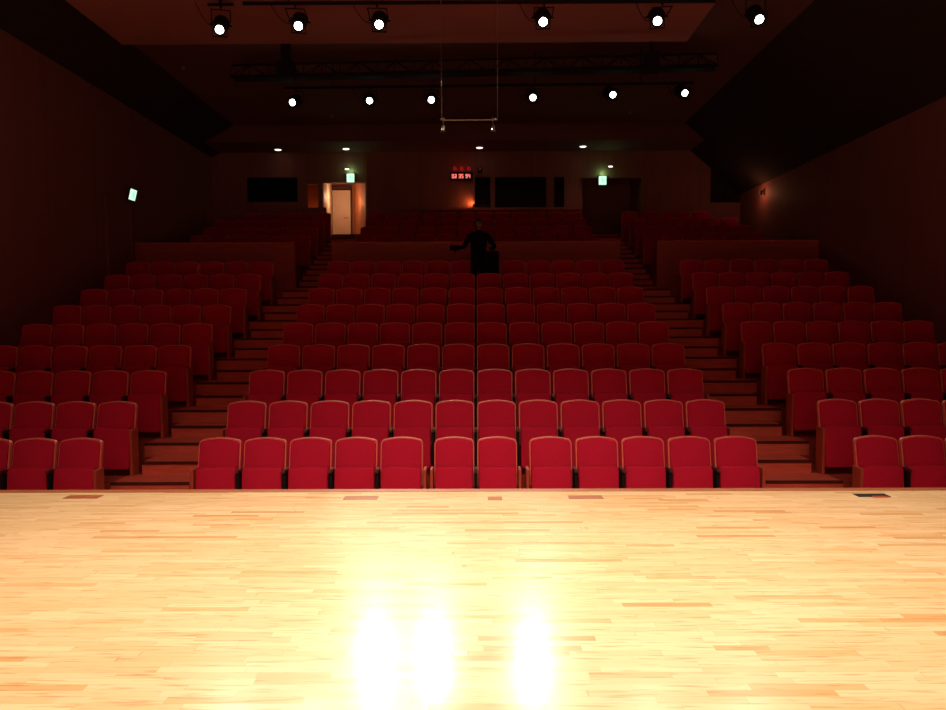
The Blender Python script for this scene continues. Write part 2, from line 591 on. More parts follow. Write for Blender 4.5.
# side doors at the cross aisle
for n, sx in ((2, -1),):
    x = sx * XW
    bm = box(NB(), min(x, x - sx * .04), max(x, x - sx * .04), 16.72, 17.72, ZX + .005, ZX + 2.08, 0.003)
    d = tag(obj('door_%d' % n, bm, M_WALL), kind='structure')
    bm = NB()
    for y0, y1, z0, z1 in ((16.60, 16.72, ZX, ZX + 2.2), (17.72, 17.84, ZX, ZX + 2.2), (16.72, 17.72, ZX + 2.08, ZX + 2.2)):
        box(bm, min(x, x - sx * .07), max(x, x - sx * .07), y0, y1, z0, z1)
    obj('door_frame', bm, M_WALL, d)
    bm = tube(NB(), (x - sx * .08, 16.84, ZX + 1.0), (x - sx * .08, 16.98, ZX + 1.0), 0.012)
    tube(bm, (x - sx * .08, 16.84, ZX + 1.0), (x - sx * .04, 16.84, ZX + 1.0), 0.012)
    obj('door_handle', bm, M_GREY, d)

# black curtain hanging in the far right opening
bm = NB()
xs = [7.54 + i * 0.96 / 48 for i in range(49)]
lo, hi, lo2, hi2 = [], [], [], []
for i, x in enumerate(xs):
    yy = YB + 0.02 + 0.03 * math.sin(i * 1.05)
    lo.append(bm.verts.new((x, yy, 5.245)))
    hi.append(bm.verts.new((x, yy, ZS)))
    lo2.append(bm.verts.new((x, yy + .012, 5.245)))
    hi2.append(bm.verts.new((x, yy + .012, ZS)))
for i in range(48):
    bm.faces.new((lo[i], lo[i + 1], hi[i + 1], hi[i]))
    bm.faces.new((lo2[i + 1], lo2[i], hi2[i], hi2[i + 1]))
    bm.faces.new((lo[i + 1], lo[i], lo2[i], lo2[i + 1]))
    bm.faces.new((hi[i], hi[i + 1], hi2[i + 1], hi2[i]))
tag(obj('curtain', bm, M_COVE, smooth=True), 'black curtain filling the rear wall opening beside the right side wall', 'curtain')

# ------------------------------------------------------------------ auditorium seats


def outline(wd, z0, z1, arch, rad, taper=0.0, n=6):
    """closed outline (x, z) of a seat back: arched top, rounded top corners"""
    h = wd / 2
    pts = [(-h + taper, z0), (h - taper, z0)]
    cx = h - rad
    zc = z1 - arch - rad
    for i in range(n + 1):
        t = math.pi / 2 * i / n
        pts.append((cx + rad * math.cos(t), zc + rad * math.sin(t)))
    for i in range(1, 8):
        u = 1 - i / 4.0
        pts.append((cx * u, z1 - arch + arch * (1 - u * u)))
    for i in range(n + 1):
        t = math.pi / 2 + math.pi / 2 * i / n
        pts.append((-cx + rad * math.cos(t), zc + rad * math.sin(t)))
    out = []
    for p in pts:
        if not out or (abs(p[0] - out[-1][0]) + abs(p[1] - out[-1][1])) > 1e-5:
            out.append(p)
    return out


def slab(bm, pts, y0, y1, bev, tilt, zt, belly=0.0):
    """outline extruded from y0 (front) to y1, front edge softened; y leans with height"""
    cxx = sum(p[0] for p in pts) / len(pts)
    czz = (max(p[1] for p in pts) + min(p[1] for p in pts)) / 2

    def ring(y, inset):
        r = []
        for x, z in pts:
            sx = x - math.copysign(min(inset, abs(x)), x)
            dz = z - czz
            sz = z - math.copysign(min(inset, abs(dz)), dz)
            r.append(bm.verts.new((sx, y - (zt - sz) * tilt, sz)))
        return r
    rs = [ring(y1, 0), ring(y0 + bev, 0), ring(y0 + bev * .3, bev * .3), ring(y0, bev)]
    n = len(pts)
    for a, b in zip(rs, rs[1:]):
        for i in range(n):
            bm.faces.new((a[i], a[(i + 1) % n], b[(i + 1) % n], b[i]))
    bm.faces.new(rs[0][::-1])
    # front face as a fan round a bulged centre
    c = bm.verts.new((cxx, y0 - belly - (zt - czz) * tilt, czz))
    for i in range(n):
        bm.faces.new((rs[-1][i], rs[-1][(i + 1) % n], c))
    bmesh.ops.recalc_face_normals(bm, faces=bm.faces)
    return bm


HT = 0.975
TILT = 0.20
m_back = slab(NB(), outline(0.480, 0.44, HT - 0.013, 0.022, 0.05), -0.050, 0.0, 0.016, TILT, HT, 0.006)
m_shell = slab(NB(), outline(0.512, 0.40, HT, 0.024, 0.058), -0.024, 0.022, 0.004, TILT, HT)
# folded seat pan
bmp = slab(NB(), [(-0.225, 0.10), (0.225, 0.10), (0.238, 0.13), (0.238, 0.60), (0.22, 0.64), (-0.22, 0.64), (-0.238, 0.60), (-0.238, 0.13)],
           -0.215, -0.125, 0.022, 0.10, 0.64, 0.008)
bmu = slab(NB(), [(-0.22, 0.12), (0.22, 0.12), (0.22, 0.60), (-0.22, 0.60)], -0.125, -0.105, 0.004, 0.10, 0.64)


def armrest_bm():
    b = NB()
    pr = [(-0.02, 0.60), (-0.26, 0.615), (-0.29, 0.60), (-0.295, 0.58), (-0.28, 0.575), (-0.02, 0.572)]
    pr = [(y, z + .01) for y, z in pr]
    a = [b.verts.new((-0.017, y, z)) for y, z in pr]
    c = [b.verts.new((0.017, y, z)) for y, z in pr]
    b.faces.new(a)
    b.faces.new(c[::-1])
    n = len(pr)
    for i in range(n):
        b.faces.new((a[i], c[i], c[(i + 1) % n], a[(i + 1) % n]))
    bmesh.ops.recalc_face_normals(b, faces=b.faces)
    bmesh.ops.bevel(b, geom=b.edges[:], offset=0.005, segments=2, affect='EDGES')
    return b


def standard_bm():
    b = NB()
    box(b, -0.017, 0.017, -0.26, -0.03, 0.20, 0.574, 0.006)
    box(b, -0.016, 0.016, -0.22, -0.09, 0.012, 0.20, 0.004)
    box(b, -0.017, 0.017, -0.25, -0.05, 0.0, 0.012)
    return b


def endpanel_bm():
    b = NB()
    box(b, -0.018, 0.018, -0.215, -0.02, 0.0, 0.615, 0.010)
    return b


seat_me = {}
for nm, bm_, mm, sm in (('backrest', m_back, M_FAB, True), ('back_shell', m_shell, M_RIM, False), ('seat', bmp, M_FAB, True),
                        ('seat_underside', bmu, M_BLACK, False), ('armrest', armrest_bm(), M_ARM, False),
                        ('armrest_support', standard_bm(), M_BLACK, False), ('end_panel', endpanel_bm(), M_POST, False)):
    me = bpy.data.meshes.new(nm)
    bm_.to_mesh(me)
    bm_.free()
    me.materials.append(mm)
    if sm:
        for p in me.polygons:
            p.use_smooth = True
    seat_me[nm] = me


def part(nm, parent, loc=(0, 0, 0)):
    o = bpy.data.objects.new(nm, seat_me[nm])
    COL.objects.link(o)
    o.parent = parent
    o.location = loc
    return o


ORD = ['', 'first', 'second', 'third', 'fourth', 'fifth', 'sixth', 'seventh', 'eighth', 'ninth', 'tenth', 'eleventh', 'twelfth']


def seat(x, k, label, group, left, right, off=0.010):
    """left/right: None, 'arm' (support shared with the neighbour) or 'end' (wooden end panel)"""
    root = empty('auditorium_seat', (x, ROWY[k], ROWZ[k]))
    tag(root, label, 'seat', group)
    part('backrest', root)
    part('back_shell', root)
    part('seat', root)
    part('seat_underside', root)
    for side, sx in ((left, -1), (right, 1)):
        if side == 'arm':
            part('armrest', root, (sx * PITCHX / 2, 0, 0))
            part('armrest_support', root, (sx * PITCHX / 2, 0, 0))
        elif side == 'end':
            part('end_panel', root, (sx * (PITCHX / 2 + off), 0, 0))
    root.scale.z = {0: 0.985, 1: 0.990}.get(k, 1.0)
    return root


def rowname(k):
    return 'front row' if k == 0 else ORD[k + 1] + ' row' if k < 9 else ORD[k - 8] + ' rear row'


nseat = 0
for k in range(13):
    rn = rowname(k)
    # centre block, twelve seats; the front row stands as five, two and five
    for i in range(12):
        gap = 0.085 if k == 0 else 0.0
        x = (i - 5.5) * PITCHX
        if k == 0:
            x = (-0.256, 0.256)[i - 5] if i in (5, 6) else (-(0.884 + 0.546 * (4 - i)) if i < 5 else 0.895 + 0.552 * (i - 7))
        l = 'arm'
        r = None
        if i == 0:
            l = 'end'
        if i == 11:
            r = 'end'
        if k == 0:
            if i in (4, 6):
                r = 'end'
            if i in (5, 7):
                l = 'end'
        if i < 6:
            who = '%s from left aisle' % ORD[i + 1]
        else:
            who = '%s from right aisle' % ORD[12 - i]
        seat(x, k, 'red folding seat, %s in %s of the centre block' % (who, rn),
             'centre block seats, ' + rn, l, r).scale.x = (0.93 if i in (5, 6) else 0.99) if k == 0 else 1.0
        nseat += 1
    ns = {0: 3, 1: 4, 2: 5, 12: 5}.get(k, 6)
    for sx, side in ((-1, 'left'), (1, 'right')):
        for i in range(ns):
            x = sx * ((4.47 if sx < 0 else 4.485) + (0.02 if k == 0 and sx > 0 else 0) + PITCHX * (i + 0.5))
            aisle = 'end' if i == 0 else None
            outer = 'arm'
            l, r = (outer, aisle) if sx < 0 else (aisle, outer)
            seat(x, k, 'red folding seat, %s from the aisle in %s, %s block' % (ORD[i + 1], rn, side),
                 '%s block seats, %s' % (side, rn), l, r, -0.028)
            nseat += 1
print('seats', nseat)

# ------------------------------------------------------------------ pixel helper for placing measured things


def px(u, v, D=None, z=None):
    """world point on the ray through pixel (u, v) at hall depth D or height z"""
    d = camo.matrix_basis.to_3x3() @ Vector(((u - 473) / F, (355 - v) / F, -1))
    o = camo.location
    t = (D - o.y) / d.y if D is not None else (z - o.z) / d.z
    return o + d * t


# ------------------------------------------------------------------ spotlights


def spotlight(u, v, z, target, label, group, bar, energy, long=0.42, pipe=None, cone=48):
    p = px(u, v, z=z)
    d = (Vector(target) - p).normalized()
    root = empty('spotlight', p)
    tag(root, label, 'spotlight', group)
    q = (-d).to_track_quat('Z', 'Y').to_matrix().to_4x4()
    # lens tube, reflector housing, cooling cap; local z runs from the lens to the back
    b = lathe(NB(), [(0.080, 0.0), (0.104, 0.0), (0.104, 0.05), (0.088, 0.055), (0.088, long * .5), (0.125, long * .55), (0.135, long * .85),
                     (0.10, long), (0.04, long + .05)], 24, q)
    obj('body', b, M_BLACK, root)
    b = lathe(NB(), [(0.001, -0.010), (0.05, -0.008), (0.082, 0.006), (0.082, 0.012)], 24, q)
    obj('lens', b, M_LENS, root)
    # colour frame holder round the lens
    b = NB()
    for s in (-1, 1):
        box(b, -0.115, 0.115, s * 0.115 - 0.006, s * 0.115 + 0.006, -0.01, 0.03)
        box(b, s * 0.115 - 0.006, s * 0.115 + 0.006, -0.115, 0.115, -0.01, 0.03)
    for vv in b.verts:
        vv.co = q @ vv.co
    obj('colour_frame', b, M_BLACK, root)
    piv = -d * long * 0.62
    side = d.cross(Vector((0, 0, 1))).normalized()
    top = Vector((piv.x, piv.y, 0)) + Vector((0, 0, bar - p.z - 0.10))
    if pipe:
        A, B = pipe
        t = (p.x + top.x - A.x) / (B.x - A.x)
        on = A.lerp(B, t)
        top = Vector((top.x, on.y - p.y, on.z - p.z - 0.09))
    b = NB()
    for s in (-1, 1):
        tube(b, piv + side * s * 0.155, top + side * s * 0.155, 0.010, seg=8)
        tube(b, piv + side * s * 0.120, piv + side * s * 0.185, 0.016, seg=8)
    tube(b, top - side * 0.155, top + side * 0.155, 0.010, seg=8)
    yk = obj('yoke', b, M_BLACK, root)
    b = NB()
    tube(b, top, top + Vector((0, 0, 0.07)), 0.012, seg=8)
    box(b, top.x - .02, top.x + .02, top.y - .035, top.y + .035, top.z + .05, top.z + .10, .006)
    obj('clamp', b, M_BLACK, root)
    b = NB()
    bmesh.ops.create_icosphere(b, subdivisions=2, radius=0.016, matrix=Matrix.Translation(piv - side * 0.17 + d * .05 + Vector((0, 0, .04))))
    obj('knob', b, M_GREY, root)
    # drooping power cable
    b = NB()
    a0 = piv - d * 0.16
    a1 = top + side * 0.42 + Vector((0, 0, .10))
    last = None
    for i in range(11):
        t = i / 10
        pt = a0.lerp(a1, t) + Vector((0, 0, -0.20 * math.sin(math.pi * t)))
        if last is not None:
            tube(b, last, pt, 0.006, seg=6)
        last = pt
    obj('cable', b, M_BLACK, root)
    lt = light('spotlight_beam', 'SPOT', tuple(p + d * 0.03), energy, WARM, target,
               spot_size=R(cone), spot_blend=0.9, shadow_soft_size=0.075)
    return root, top + p


POS = ['leftmost', 'second from left', 'third from left', 'third from right', 'second from right', 'rightmost']
front = [(219.5, 29.6), (298.4, 26), (379, 24.6), (543.2, 21.8), (657.5, 21.0), (759.4, 19.4)]
rear = [(292.3, 102.4), (369.5, 100.7), (431.3, 99.8), (533, 97.6), (613, 94.7), (685, 93.2)]
BARZ_F = 6.74
BARZ_R = 6.76
tg_f = [(-2.2, 3.4, 0), (-1.7, 3.6, 0), (-.9, 3.4, 0), (.9, 3.4, 0), (1.6, 3.6, 0), (3.6, 3.0, 0)]
tg_r = [(-6.0, 3.2, 0), (-.8, 2.8, 0), (-.3, 2.8, 0), (.35, 2.8, 0), (5.4, 3.2, 0), (6.4, 4.4, 0)]
PIPE_F = (px(243, 3.5, D=12.2), px(716, 1.0, D=11.95))
PIPE_R = (px(284, 88, D=16.75), px(694, 83.0, D=15.9))
for i in range(6):
    end = i in (0, 5)
    _, top = spotlight(*front[i], 6.42, tg_f[i], 'lit black spotlight, %s of the six in the front lighting row' % POS[i],
                       'front row of spotlights', 6.78 if not end else 6.95, 480, 0.42 if not end else 0.5, None if end else PIPE_F)
    if end:
        # drop pipe from the ceiling carrying the outer lamps
        r = empty('drop_pipe', (top.x, top.y, 0))
        tag(r, 'black ceiling drop pipe holding the %s front spotlight' % ('leftmost' if i == 0 else 'rightmost'), 'pipe', 'drop pipes')
        b = NB()
        tube(b, (0, 0, top.z + .10), (0, 0, ZC), 0.03)
        tube(b, (-.22, 0, top.z + .09), (.22, 0, top.z + .09), 0.024)
        obj('pipe', b, M_BLACK, r)
        b = box(NB(), -.11, .11, -.11, .11, ZC - .02, ZC)
        obj('ceiling_plate', b, M_BLACK, r)
for i in range(6):
    spotlight(*rear[i], 6.42, tg_r[i], 'lit black spotlight, %s of the six hanging behind the truss' % POS[i],
              'rear row of spotlights', 6.80, 800 if i in (1, 2, 3) else 1300, 0.36, PIPE_R, 48 if i in (1, 2, 3) else 36)


def lightbar(name, a, b_, label, nhang):
    a, b_ = Vector(a), Vector(b_)
    r = empty(name, a)
    tag(r, label, 'pipe')
    obj('pipe', tube(NB(), (0, 0, 0), b_ - a, 0.030, seg=12), M_BLACK, r)
    for i in range(nhang):
        t = (i + 0.5) / nhang
        p = (b_ - a) * t
        zc = ZC - a.z if abs((a + p).x) > 4.2 or (a + p).y > 14.7 else ZC - .34 - a.z
        obj('hanger', tube(NB(), p, (p.x, p.y, zc), 0.010, seg=8), M_BLACK, r)


pa, pb = PIPE_F
lightbar('lighting_pipe', (pa.x, pa.y, pa.z), (pb.x, pb.y, pb.z), 'black pipe along the top edge carrying the front spotlights', 5)
pa, pb = PIPE_R
lightbar('lighting_pipe', (pa.x, pa.y, pa.z), (pb.x, pb.y, pb.z), 'thin black pipe behind the truss above the rear spotlights', 4)

# truss
ta, tb = px(232, 70.5, D=15.3), px(717, 61.5, D=14.8)
ta.z = tb.z = (ta.z + tb.z) / 2
L = (tb - ta).length
tr = empty('truss', ta, (0, 0, math.atan2(tb.y - ta.y, tb.x - ta.x)))
tag(tr, 'long black ladder truss hanging across the ceiling between the lamp rows', 'truss')
b = NB()
tube(b, (0, 0, .13), (L, 0, .13), 0.025)
obj('top_chord', b, M_BLACK, tr)
b = NB()
tube(b, (0, -.10, -.13), (L, -.10, -.13), 0.03)
tube(b, (0, .14, -.13), (L, .14, -.13), 0.03)
box(b, 0.05, L - .05, -.09, .13, -.175, -.13)
obj('bottom_chord', b, M_BLACK, tr)
b = NB()
n = 26
for i in range(n + 1):
    x = L * i / n
    yb = -.10
    tube(b, (x, 0, .13), (x, -.10, -.13), 0.010, seg=6)
    if i < n:
        x2 = L * (i + 1) / n
        s = 1 if i % 2 else -1
        tube(b, (x, 0 if s > 0 else -.10, .13 * s), (x2, -.10 if s > 0 else 0, -.13 * s), 0.010, seg=6)
        tube(b, (x, .14 if s < 0 else 0, .13 * s), (x2, 0 if s < 0 else .14, -.13 * s), 0.010, seg=6)
obj('bracing', b, M_BLACK, tr)
for x, wd in ((1.15, .10), (8.65, .02)):
    b = NB()
    box(b, x - wd, x + wd, -.03, .03, .13, ZC - ta.z)
    box(b, x - wd - .05, x + wd + .05, -.10, .10, ZC - ta.z - .02, ZC - ta.z)
    box(b, x - .16, x + .16, -.13, .17, -.19, .17)
    obj('hanger', b, M_BLACK, tr)

# hanging microphone bar
mz = px(470, 120, D=10.0).z
ml, mr = px(441.5, 119.8, D=10.0), px(497.5, 119.4, D=10.0)
r = empty('microphone_bar', (ml.x, 10.0, mz))
tag(r, 'grey stereo microphone bar hanging on two wires below the ceiling', 'microphone')
wd = mr.x - ml.x
obj('bar', tube(NB(), (0, 0, 0), (wd, 0, 0), 0.007, seg=8), M_GREY, r)
for x in (0, wd):
    obj('wire', tube(NB(), (x, 0, 0), (x + (.0), 0, ZC - .34 - mz), 0.0035, seg=6), M_GREY, r)
for x, s in ((0.03, -1), (wd - .07, 1)):
    b = NB()
    tube(b, (x, 0, -.01), (x + .01 * s, -.01, -.09), .007, seg=8)
    bmesh.ops.create_icosphere(b, subdivisions=2, radius=.015, matrix=Matrix.Translation((x, 0, .02)))
    bmesh.ops.create_icosphere(b, subdivisions=2, radius=.013, matrix=Matrix.Translation((x + .04 * s, 0, .01)))
    mc = obj('microphone', tube(b, (x + .01 * s, -.01, -.09), (x + .01 * s, -.06, -.16), .017, .020), M_GREY, r)
    b = NB()
    for q in (-1, 1):
        tube(b, (x + .01 * s, -.02, -.12), (x + .01 * s + q * .035, -.03, -.17), .005, seg=6)
    obj('shock_mount', b, M_GREY, mc)

# ------------------------------------------------------------------ ceiling downlights
for (u, v), nm in (((278, 149.8), 'beside the rear left window'), ((346, 149), 'over the left exit corridor'),
                   ((479.5, 147.8), 'above the red digital clock side of the booth'),
                   ((583, 146.6), 'over the right end of the booth'), ((719.5, 146.6), 'in front of the black curtain')):
    p = px(u, v, z=ZS - .012)
    r = empty('downlight', (p.x, p.y, ZS))
    tag(r, 'small glowing ceiling downlight ' + nm, 'ceiling light', 'rear soffit downlights')
    b = lathe(NB(), [(0.115, -.014), (0.125, -.010), (0.125, 0.0)], 20)
    obj('trim_ring', b, M_GREY, r)
    b = lathe(NB(), [(0.001, -.030), (0.07, -.028), (0.105, -.015)], 20)
    obj('lens', b, M_DOWN, r)
    light('downlight_glow', 'SPOT', (p.x, p.y, ZS - .05), 14.0 if 460 < u < 600 else 5.0, (1, .55, .35), (p.x, p.y + .1, 0), spot_size=R(80), spot_blend=1, shadow_soft_size=.08)

# sprinklers / small ceiling fittings
for i, (u, v) in enumerate(((128, 21), (183.5, 68.5), (774, 61.5), (815, 89), (873.5, 62), (630, 113), (332, 117))):
    p = px(u, v, z=ZC - .03)
    if not -7.2 < p.x < 6.2 or p.y > 21.9:
        continue
    r = empty('sprinkler', (p.x, p.y, ZC))
    tag(r, 'tiny metal sprinkler head in the dark ceiling, ' + ('far left of the lamps, nearest the stage', 'left of the truss end', 'right of the truss end', 'right, behind the truss', 'far right, level with the truss', 'beneath the second right rear spotlight', 'between the two leftmost rear spotlights')[i], 'sprinkler', 'ceiling sprinklers')
    obj('flange', lathe(NB(), [(0.045, -.012), (0.05, 0)], 12), M_GREY, r)
    b = tube(NB(), (0, 0, -.012), (0, 0, -.05), .010, seg=8)
    tube(b, (0, 0, -.05), (0, 0, -.056), .024, seg=12)
    obj('nozzle', b, M_GREY, r)

# ------------------------------------------------------------------ exit signs


def exit_sign(loc, w, h, rot, label, glow):
    r = empty('exit_sign', loc, rot)
    tag(r, label, 'exit sign', 'lit exit signs')
    obj('housing', box(NB(), -w / 2 - .015, w / 2 + .015, 0, .05, -h / 2 - .02, h / 2 + .035, .005), M_TEAL, r)
    f = obj('sign_face', box(NB(), -w / 2, w / 2, -.006, 0, -h / 2, h / 2), M_EXIT, r)
    # running figure and doorway
    b = NB()
    k = h / 0.3
    y = -.012

    def q(pts):
        fr = [b.verts.new((x * k, y, z * k)) for x, z in pts]
        bk = [b.verts.new((x * k, y + .005, z * k)) for x, z in pts]
        n = len(pts)
        b.faces.new(fr)
        b.faces.new(bk[::-1])
        for i in range(n):
            b.faces.new((fr[i], bk[i], bk[(i + 1) % n], fr[(i + 1) % n]))
    q([(-.01 + .018 * math.cos(t * .785), .075 + .018 * math.sin(t * .785)) for t in range(8)])
    q([(-.03, .05), (.0, .055), (.02, .0), (-.005, -.01)])
    q([(-.005, -.01), (.02, .0), (.045, -.035), (.02, -.085), (.005, -.08), (.024, -.04)])
    q([(-.005, -.01), (.01, -.02), (-.02, -.05), (-.06, -.055), (-.06, -.04), (-.025, -.035)])
    q([(-.028, .05), (-.03, .035), (-.06, .02), (-.065, .03)])
    q([(.0, .052), (.005, .04), (.05, .02), (.055, .03)])
    q([(.075, -.11), (.09, -.11), (.09, .11), (.075, .11)])
    obj('running_figure', b, M_EXITG, f)
    if glow:
        light('exit_sign_glow', 'POINT', (loc[0], loc[1] - .06, loc[2] + h / 2 + .09), glow, (.25, .9, .3), shadow_soft_size=.03)
    if not glow:
        obj('bracket', tube(NB(), (0, .04, .0), (0, .125, -.02), .015, seg=8), M_BLACK, r)
    return r


p = px(350.5, 178, D=YB - .06)
exit_sign(tuple(p), .24, .27, (0, 0, 0), 'glowing green exit sign above the left corridor opening', 2.2)
p = px(602.6, 180.5, D=YB - .06)
exit_sign(tuple(p), .24, .27, (0, 0, 0), 'glowing green exit sign above the right aisle exit', 2.2)
p = px(134.3, 194.5, D=17.5)
exit_sign((-XW + .12, 17.72, p.z + .03), .31, .26, (R(14), 0, R(90)), 'tilted glowing exit sign on the left side wall over its door', 0)
# bracket of the tilted one
for (u, v), nm in (((347, 169.2), 'left'), ((610.5, 166.6), 'right')):
    p = px(u, v, D=YB - .03)
    r = empty('emergency_lamp', tuple(p))
    tag(r, 'tiny lit emergency lamp on the wall beside the %s green exit sign' % nm, 'emergency lamp', 'emergency lamps')
    obj('housing', box(NB(), -.08, .08, 0, .03, -.04, .04, .006), M_TEAL, r)
    obj('lens', box(NB(), -.065, .065, -.012, 0, -.022, .022, .004), M_DOWN, r)

# ------------------------------------------------------------------ digital clock


def segdigit(b, x, z, w, h, segs, t):
    S = {'a': (x, x + w, z + h - t, z + h), 'g': (x, x + w, z + h / 2 - t / 2, z + h / 2 + t / 2), 'd': (x, x + w, z, z + t),
         'f': (x, x + t, z + h / 2, z + h), 'e': (x, x + t, z, z + h / 2), 'b': (x + w - t, x + w, z + h / 2, z + h), 'c': (x + w - t, x + w, z, z + h / 2)}
    for s in segs:
        x0, x1, z0, z1 = S[s]
        box(b, x0, x1, -.006, 0, z0, z1)


p = px(461.5, 172.5, D=YB - .06)
r = empty('digital_clock', tuple(p))
tag(r, 'red digital clock with two display lines on the wall left of the booth', 'clock')
obj('housing', box(NB(), -.36, .36, 0, .055, -.25, .02, .008), M_BLACK, r)
b = NB()
for gx, d1, d2 in ((-.31, 'abcdef', 'abgedc'), (-.09, 'abgcd', 'acdfg'), (.13, 'abcdfg', 'bcfg')):
    segdigit(b, gx, -.18, .065, .13, d1, .022)
    segdigit(b, gx + .085, -.18, .065, .13, d2, .022)
obj('lower_digits', b, M_LEDP, r)
b = NB()
for gx in (-.27, -.05, .17):
    segdigit(b, gx, .08, .07, .12, 'abcdg', .02)
    segdigit(b, gx + .085, .10, .04, .08, 'cdf', .018)
for v_ in b.verts:
    v_.co.y += .06
obj('upper_digits', b, M_LEDR, r)
light('clock_glow', 'POINT', (p.x, YB - .25, p.z + .1), .5, (1, .05, .03), shadow_soft_size=.1)

# small camera above the narrow booth window
p = px(480, 170, D=YB - .12)
r = empty('security_camera', tuple(p))
tag(r, 'small black camera on the wall above the narrow booth window', 'camera')
obj('body', box(NB(), -.07, .07, -.12, .04, -.07, .05, .01), M_BLACK, r)
b = lathe(NB(), [(0.001, .02), (.03, .018), (.035, 0)], 12, Matrix.Translation((0, -.12, 0)) @ Matrix.Rotation(R(90), 4, 'X'))
obj('lens', b, M_GREY, r)
obj('bracket', box(NB(), -.012, .012, -.01, .12, .05, .075), M_BLACK, r)

# lamp added for the wall glow beside the narrow booth window, wall washer by the right side wall
p = px(470.5, 204.5, D=YB - .16)


def added_glow_lamp(loc, label, energy, size, tgt, arm, col=(1, .30, .07)):
    r = empty('added_glow_lamp', loc)
    tag(r, label, 'added_glow_lamp', 'added glow lamps')
    b = lathe(NB(), [(0.035, -.06), (.045, 0.0), (.040, 0.0), (.03, -.01)], 14)
    obj('shade', b, M_BLACK, r)
    obj('bracket', tube(NB(), (0, 0, -.04), arm, .012, seg=8), M_BLACK, r)
    light('added_wall_glow', 'SPOT', (loc[0], loc[1], loc[2] + .02), energy, col, tgt, spot_size=R(size), spot_blend=1, shadow_soft_size=.04)


added_glow_lamp((-0.06, YB - .13, 5.20), 'small added lamp for the orange glow left of the narrow booth window', 11, 165, (-.45, YB + .05, 5.26), (0, .125, -.04))
r = empty('wall_sconce', (XW, 21.45, 5.22))
tag(r, 'small orange wall lamp glowing on the right side wall beside the last rows', 'wall lamp')
b = lathe(NB(), [(0.03, -.07), (.06, .05), (.05, .05), (.03, .0)], 14, Matrix.Translation((-.10, 0, 0)))
obj('shade', b, M_BLACK, r)
obj('bracket', tube(NB(), (0, 0, -.05), (-.10, 0, -.05), .012, seg=8), M_BLACK, r)
light('sconce_glow', 'POINT', (XW - .30, 21.45, 5.20), 5.0, (1, .38, .16), shadow_soft_size=.05)

# ------------------------------------------------------------------ floor hatches in the stage
for (u, v), wd, dark, nm in (((83.5, 497.0), .29, 0, 'far left of the stage edge'), ((361, 498.0), .29, 0, 'left of the centre seats'),
                             ((495, 498.5), .12, 0, 'in front of the middle seats, the smallest'),
                             ((585.5, 497.3), .29, 0, 'right of the centre seats'), ((871.5, 495.4), .27, 1, 'open and dark, near the right block')):
    p = px(u, v, z=0.0)
    r = empty('floor_hatch', (p.x, p.y, 0))
    tag(r, 'small socket hatch in the stage boards, ' + nm, 'floor hatch', 'stage floor hatches')
    b = NB()
    hw, hd = wd / 2, .055
    for q in ((-hw, hw, -hd, -hd + .012), (-hw, hw, hd - .012, hd), (-hw, -hw + .012, -hd + .012, hd - .012), (hw - .012, hw, -hd + .012, hd - .012)):
        box(b, q[0], q[1], q[2], q[3], 0.0, .003)
    obj('hatch_frame', b, M_EDGE if not dark else M_BLACK, r)
    obj('lid', box(NB(), -hw + .012, hw - .012, -hd + .012, hd - .012, 0.0, .002), M_EDGE if not dark else M_BLACK, r)  # on the open hatch, black lid colour stands in for its shaded inside
    if dark:
        b = NB()
        box(b, -hw * .2, hw * .8, -hd - .02, -hd - .005, .002, .01)
        obj('cable_slot', b, M_POST, r)

# ------------------------------------------------------------------ person between the rows


def skin(name, pts, edges, radii, m, parent, sub=2, root=0):
    me = bpy.data.meshes.new(name)
    me.from_pydata(pts, edges, [])
    me.materials.append(m)
    o = bpy.data.objects.new(name, me)
    COL.objects.link(o)
    o.parent = parent
    md = o.modifiers.new('skin', 'SKIN')
    md.use_smooth_shade = True
    lay = me.skin_vertices[0].data if me.skin_vertices else None
    if lay is None:
        bpy.context.view_layer.objects.active = o
        me.attributes  # noqa
    for i, rr in enumerate(radii):
        me.skin_vertices[0].data[i].radius = (rr, rr) if not isinstance(rr, tuple) else rr
        me.skin_vertices[0].data[i].use_root = (i == root)
    s = o.modifiers.new('subd', 'SUBSURF')
    s.levels = sub
    s.render_levels = sub
    return o


PY = 15.50
PZ = ROWZ[8]
pr = empty('person', (0.06, PY, PZ))
tag(pr, 'person in dark clothes standing between the seat rows with both arms held out', 'person')
P, E, RR = [], [], []


def V(p, r, to=None):
    P.append(p)
    RR.append(r)
    if to is not None:
        E.append((to, len(P) - 1))
    return len(P) - 1


pel = V((0, 0, .95), (.175, .12))
wai = V((0, .01, 1.12), (.17, .11), pel)
che = V((0, .0, 1.33), (.205, .125), wai)
shc = V((0, 0, 1.47), (.165, .10), che)
nek = V((0, -.01, 1.55), .06, shc)
nk2 = V((0, -.02, 1.59), .052, nek)
hands = []
for s, el, wr, hd in ((-1, (-.30, -.05, 1.22), (-.40, -.16, 1.18), (-.45, -.20, 1.18)), (1, (.35, -.02, 1.22), (.27, -.20, 1.16), (.22, -.25, 1.17))):
    sh = V((s * .19, 0, 1.45), .07, shc)
    ee = V(el, .052, sh)
    ww = V(wr, .034, ee)
    hp = V(hd, (.040, .022), ww)
    hands.append((s, Vector(wr), Vector(hd)))
for s in (-1, 1):
    hp = V((s * .09, 0, .86), .095, pel)
    kn = V((s * .10, -.03, .50), .064, hp)
    an = V((s * .11, .02, .09), .045, kn)
    to = V((s * .12, -.14, .045), (.045, .035), an)
body = skin('body', P, E, RR, M_CLOTH, pr)
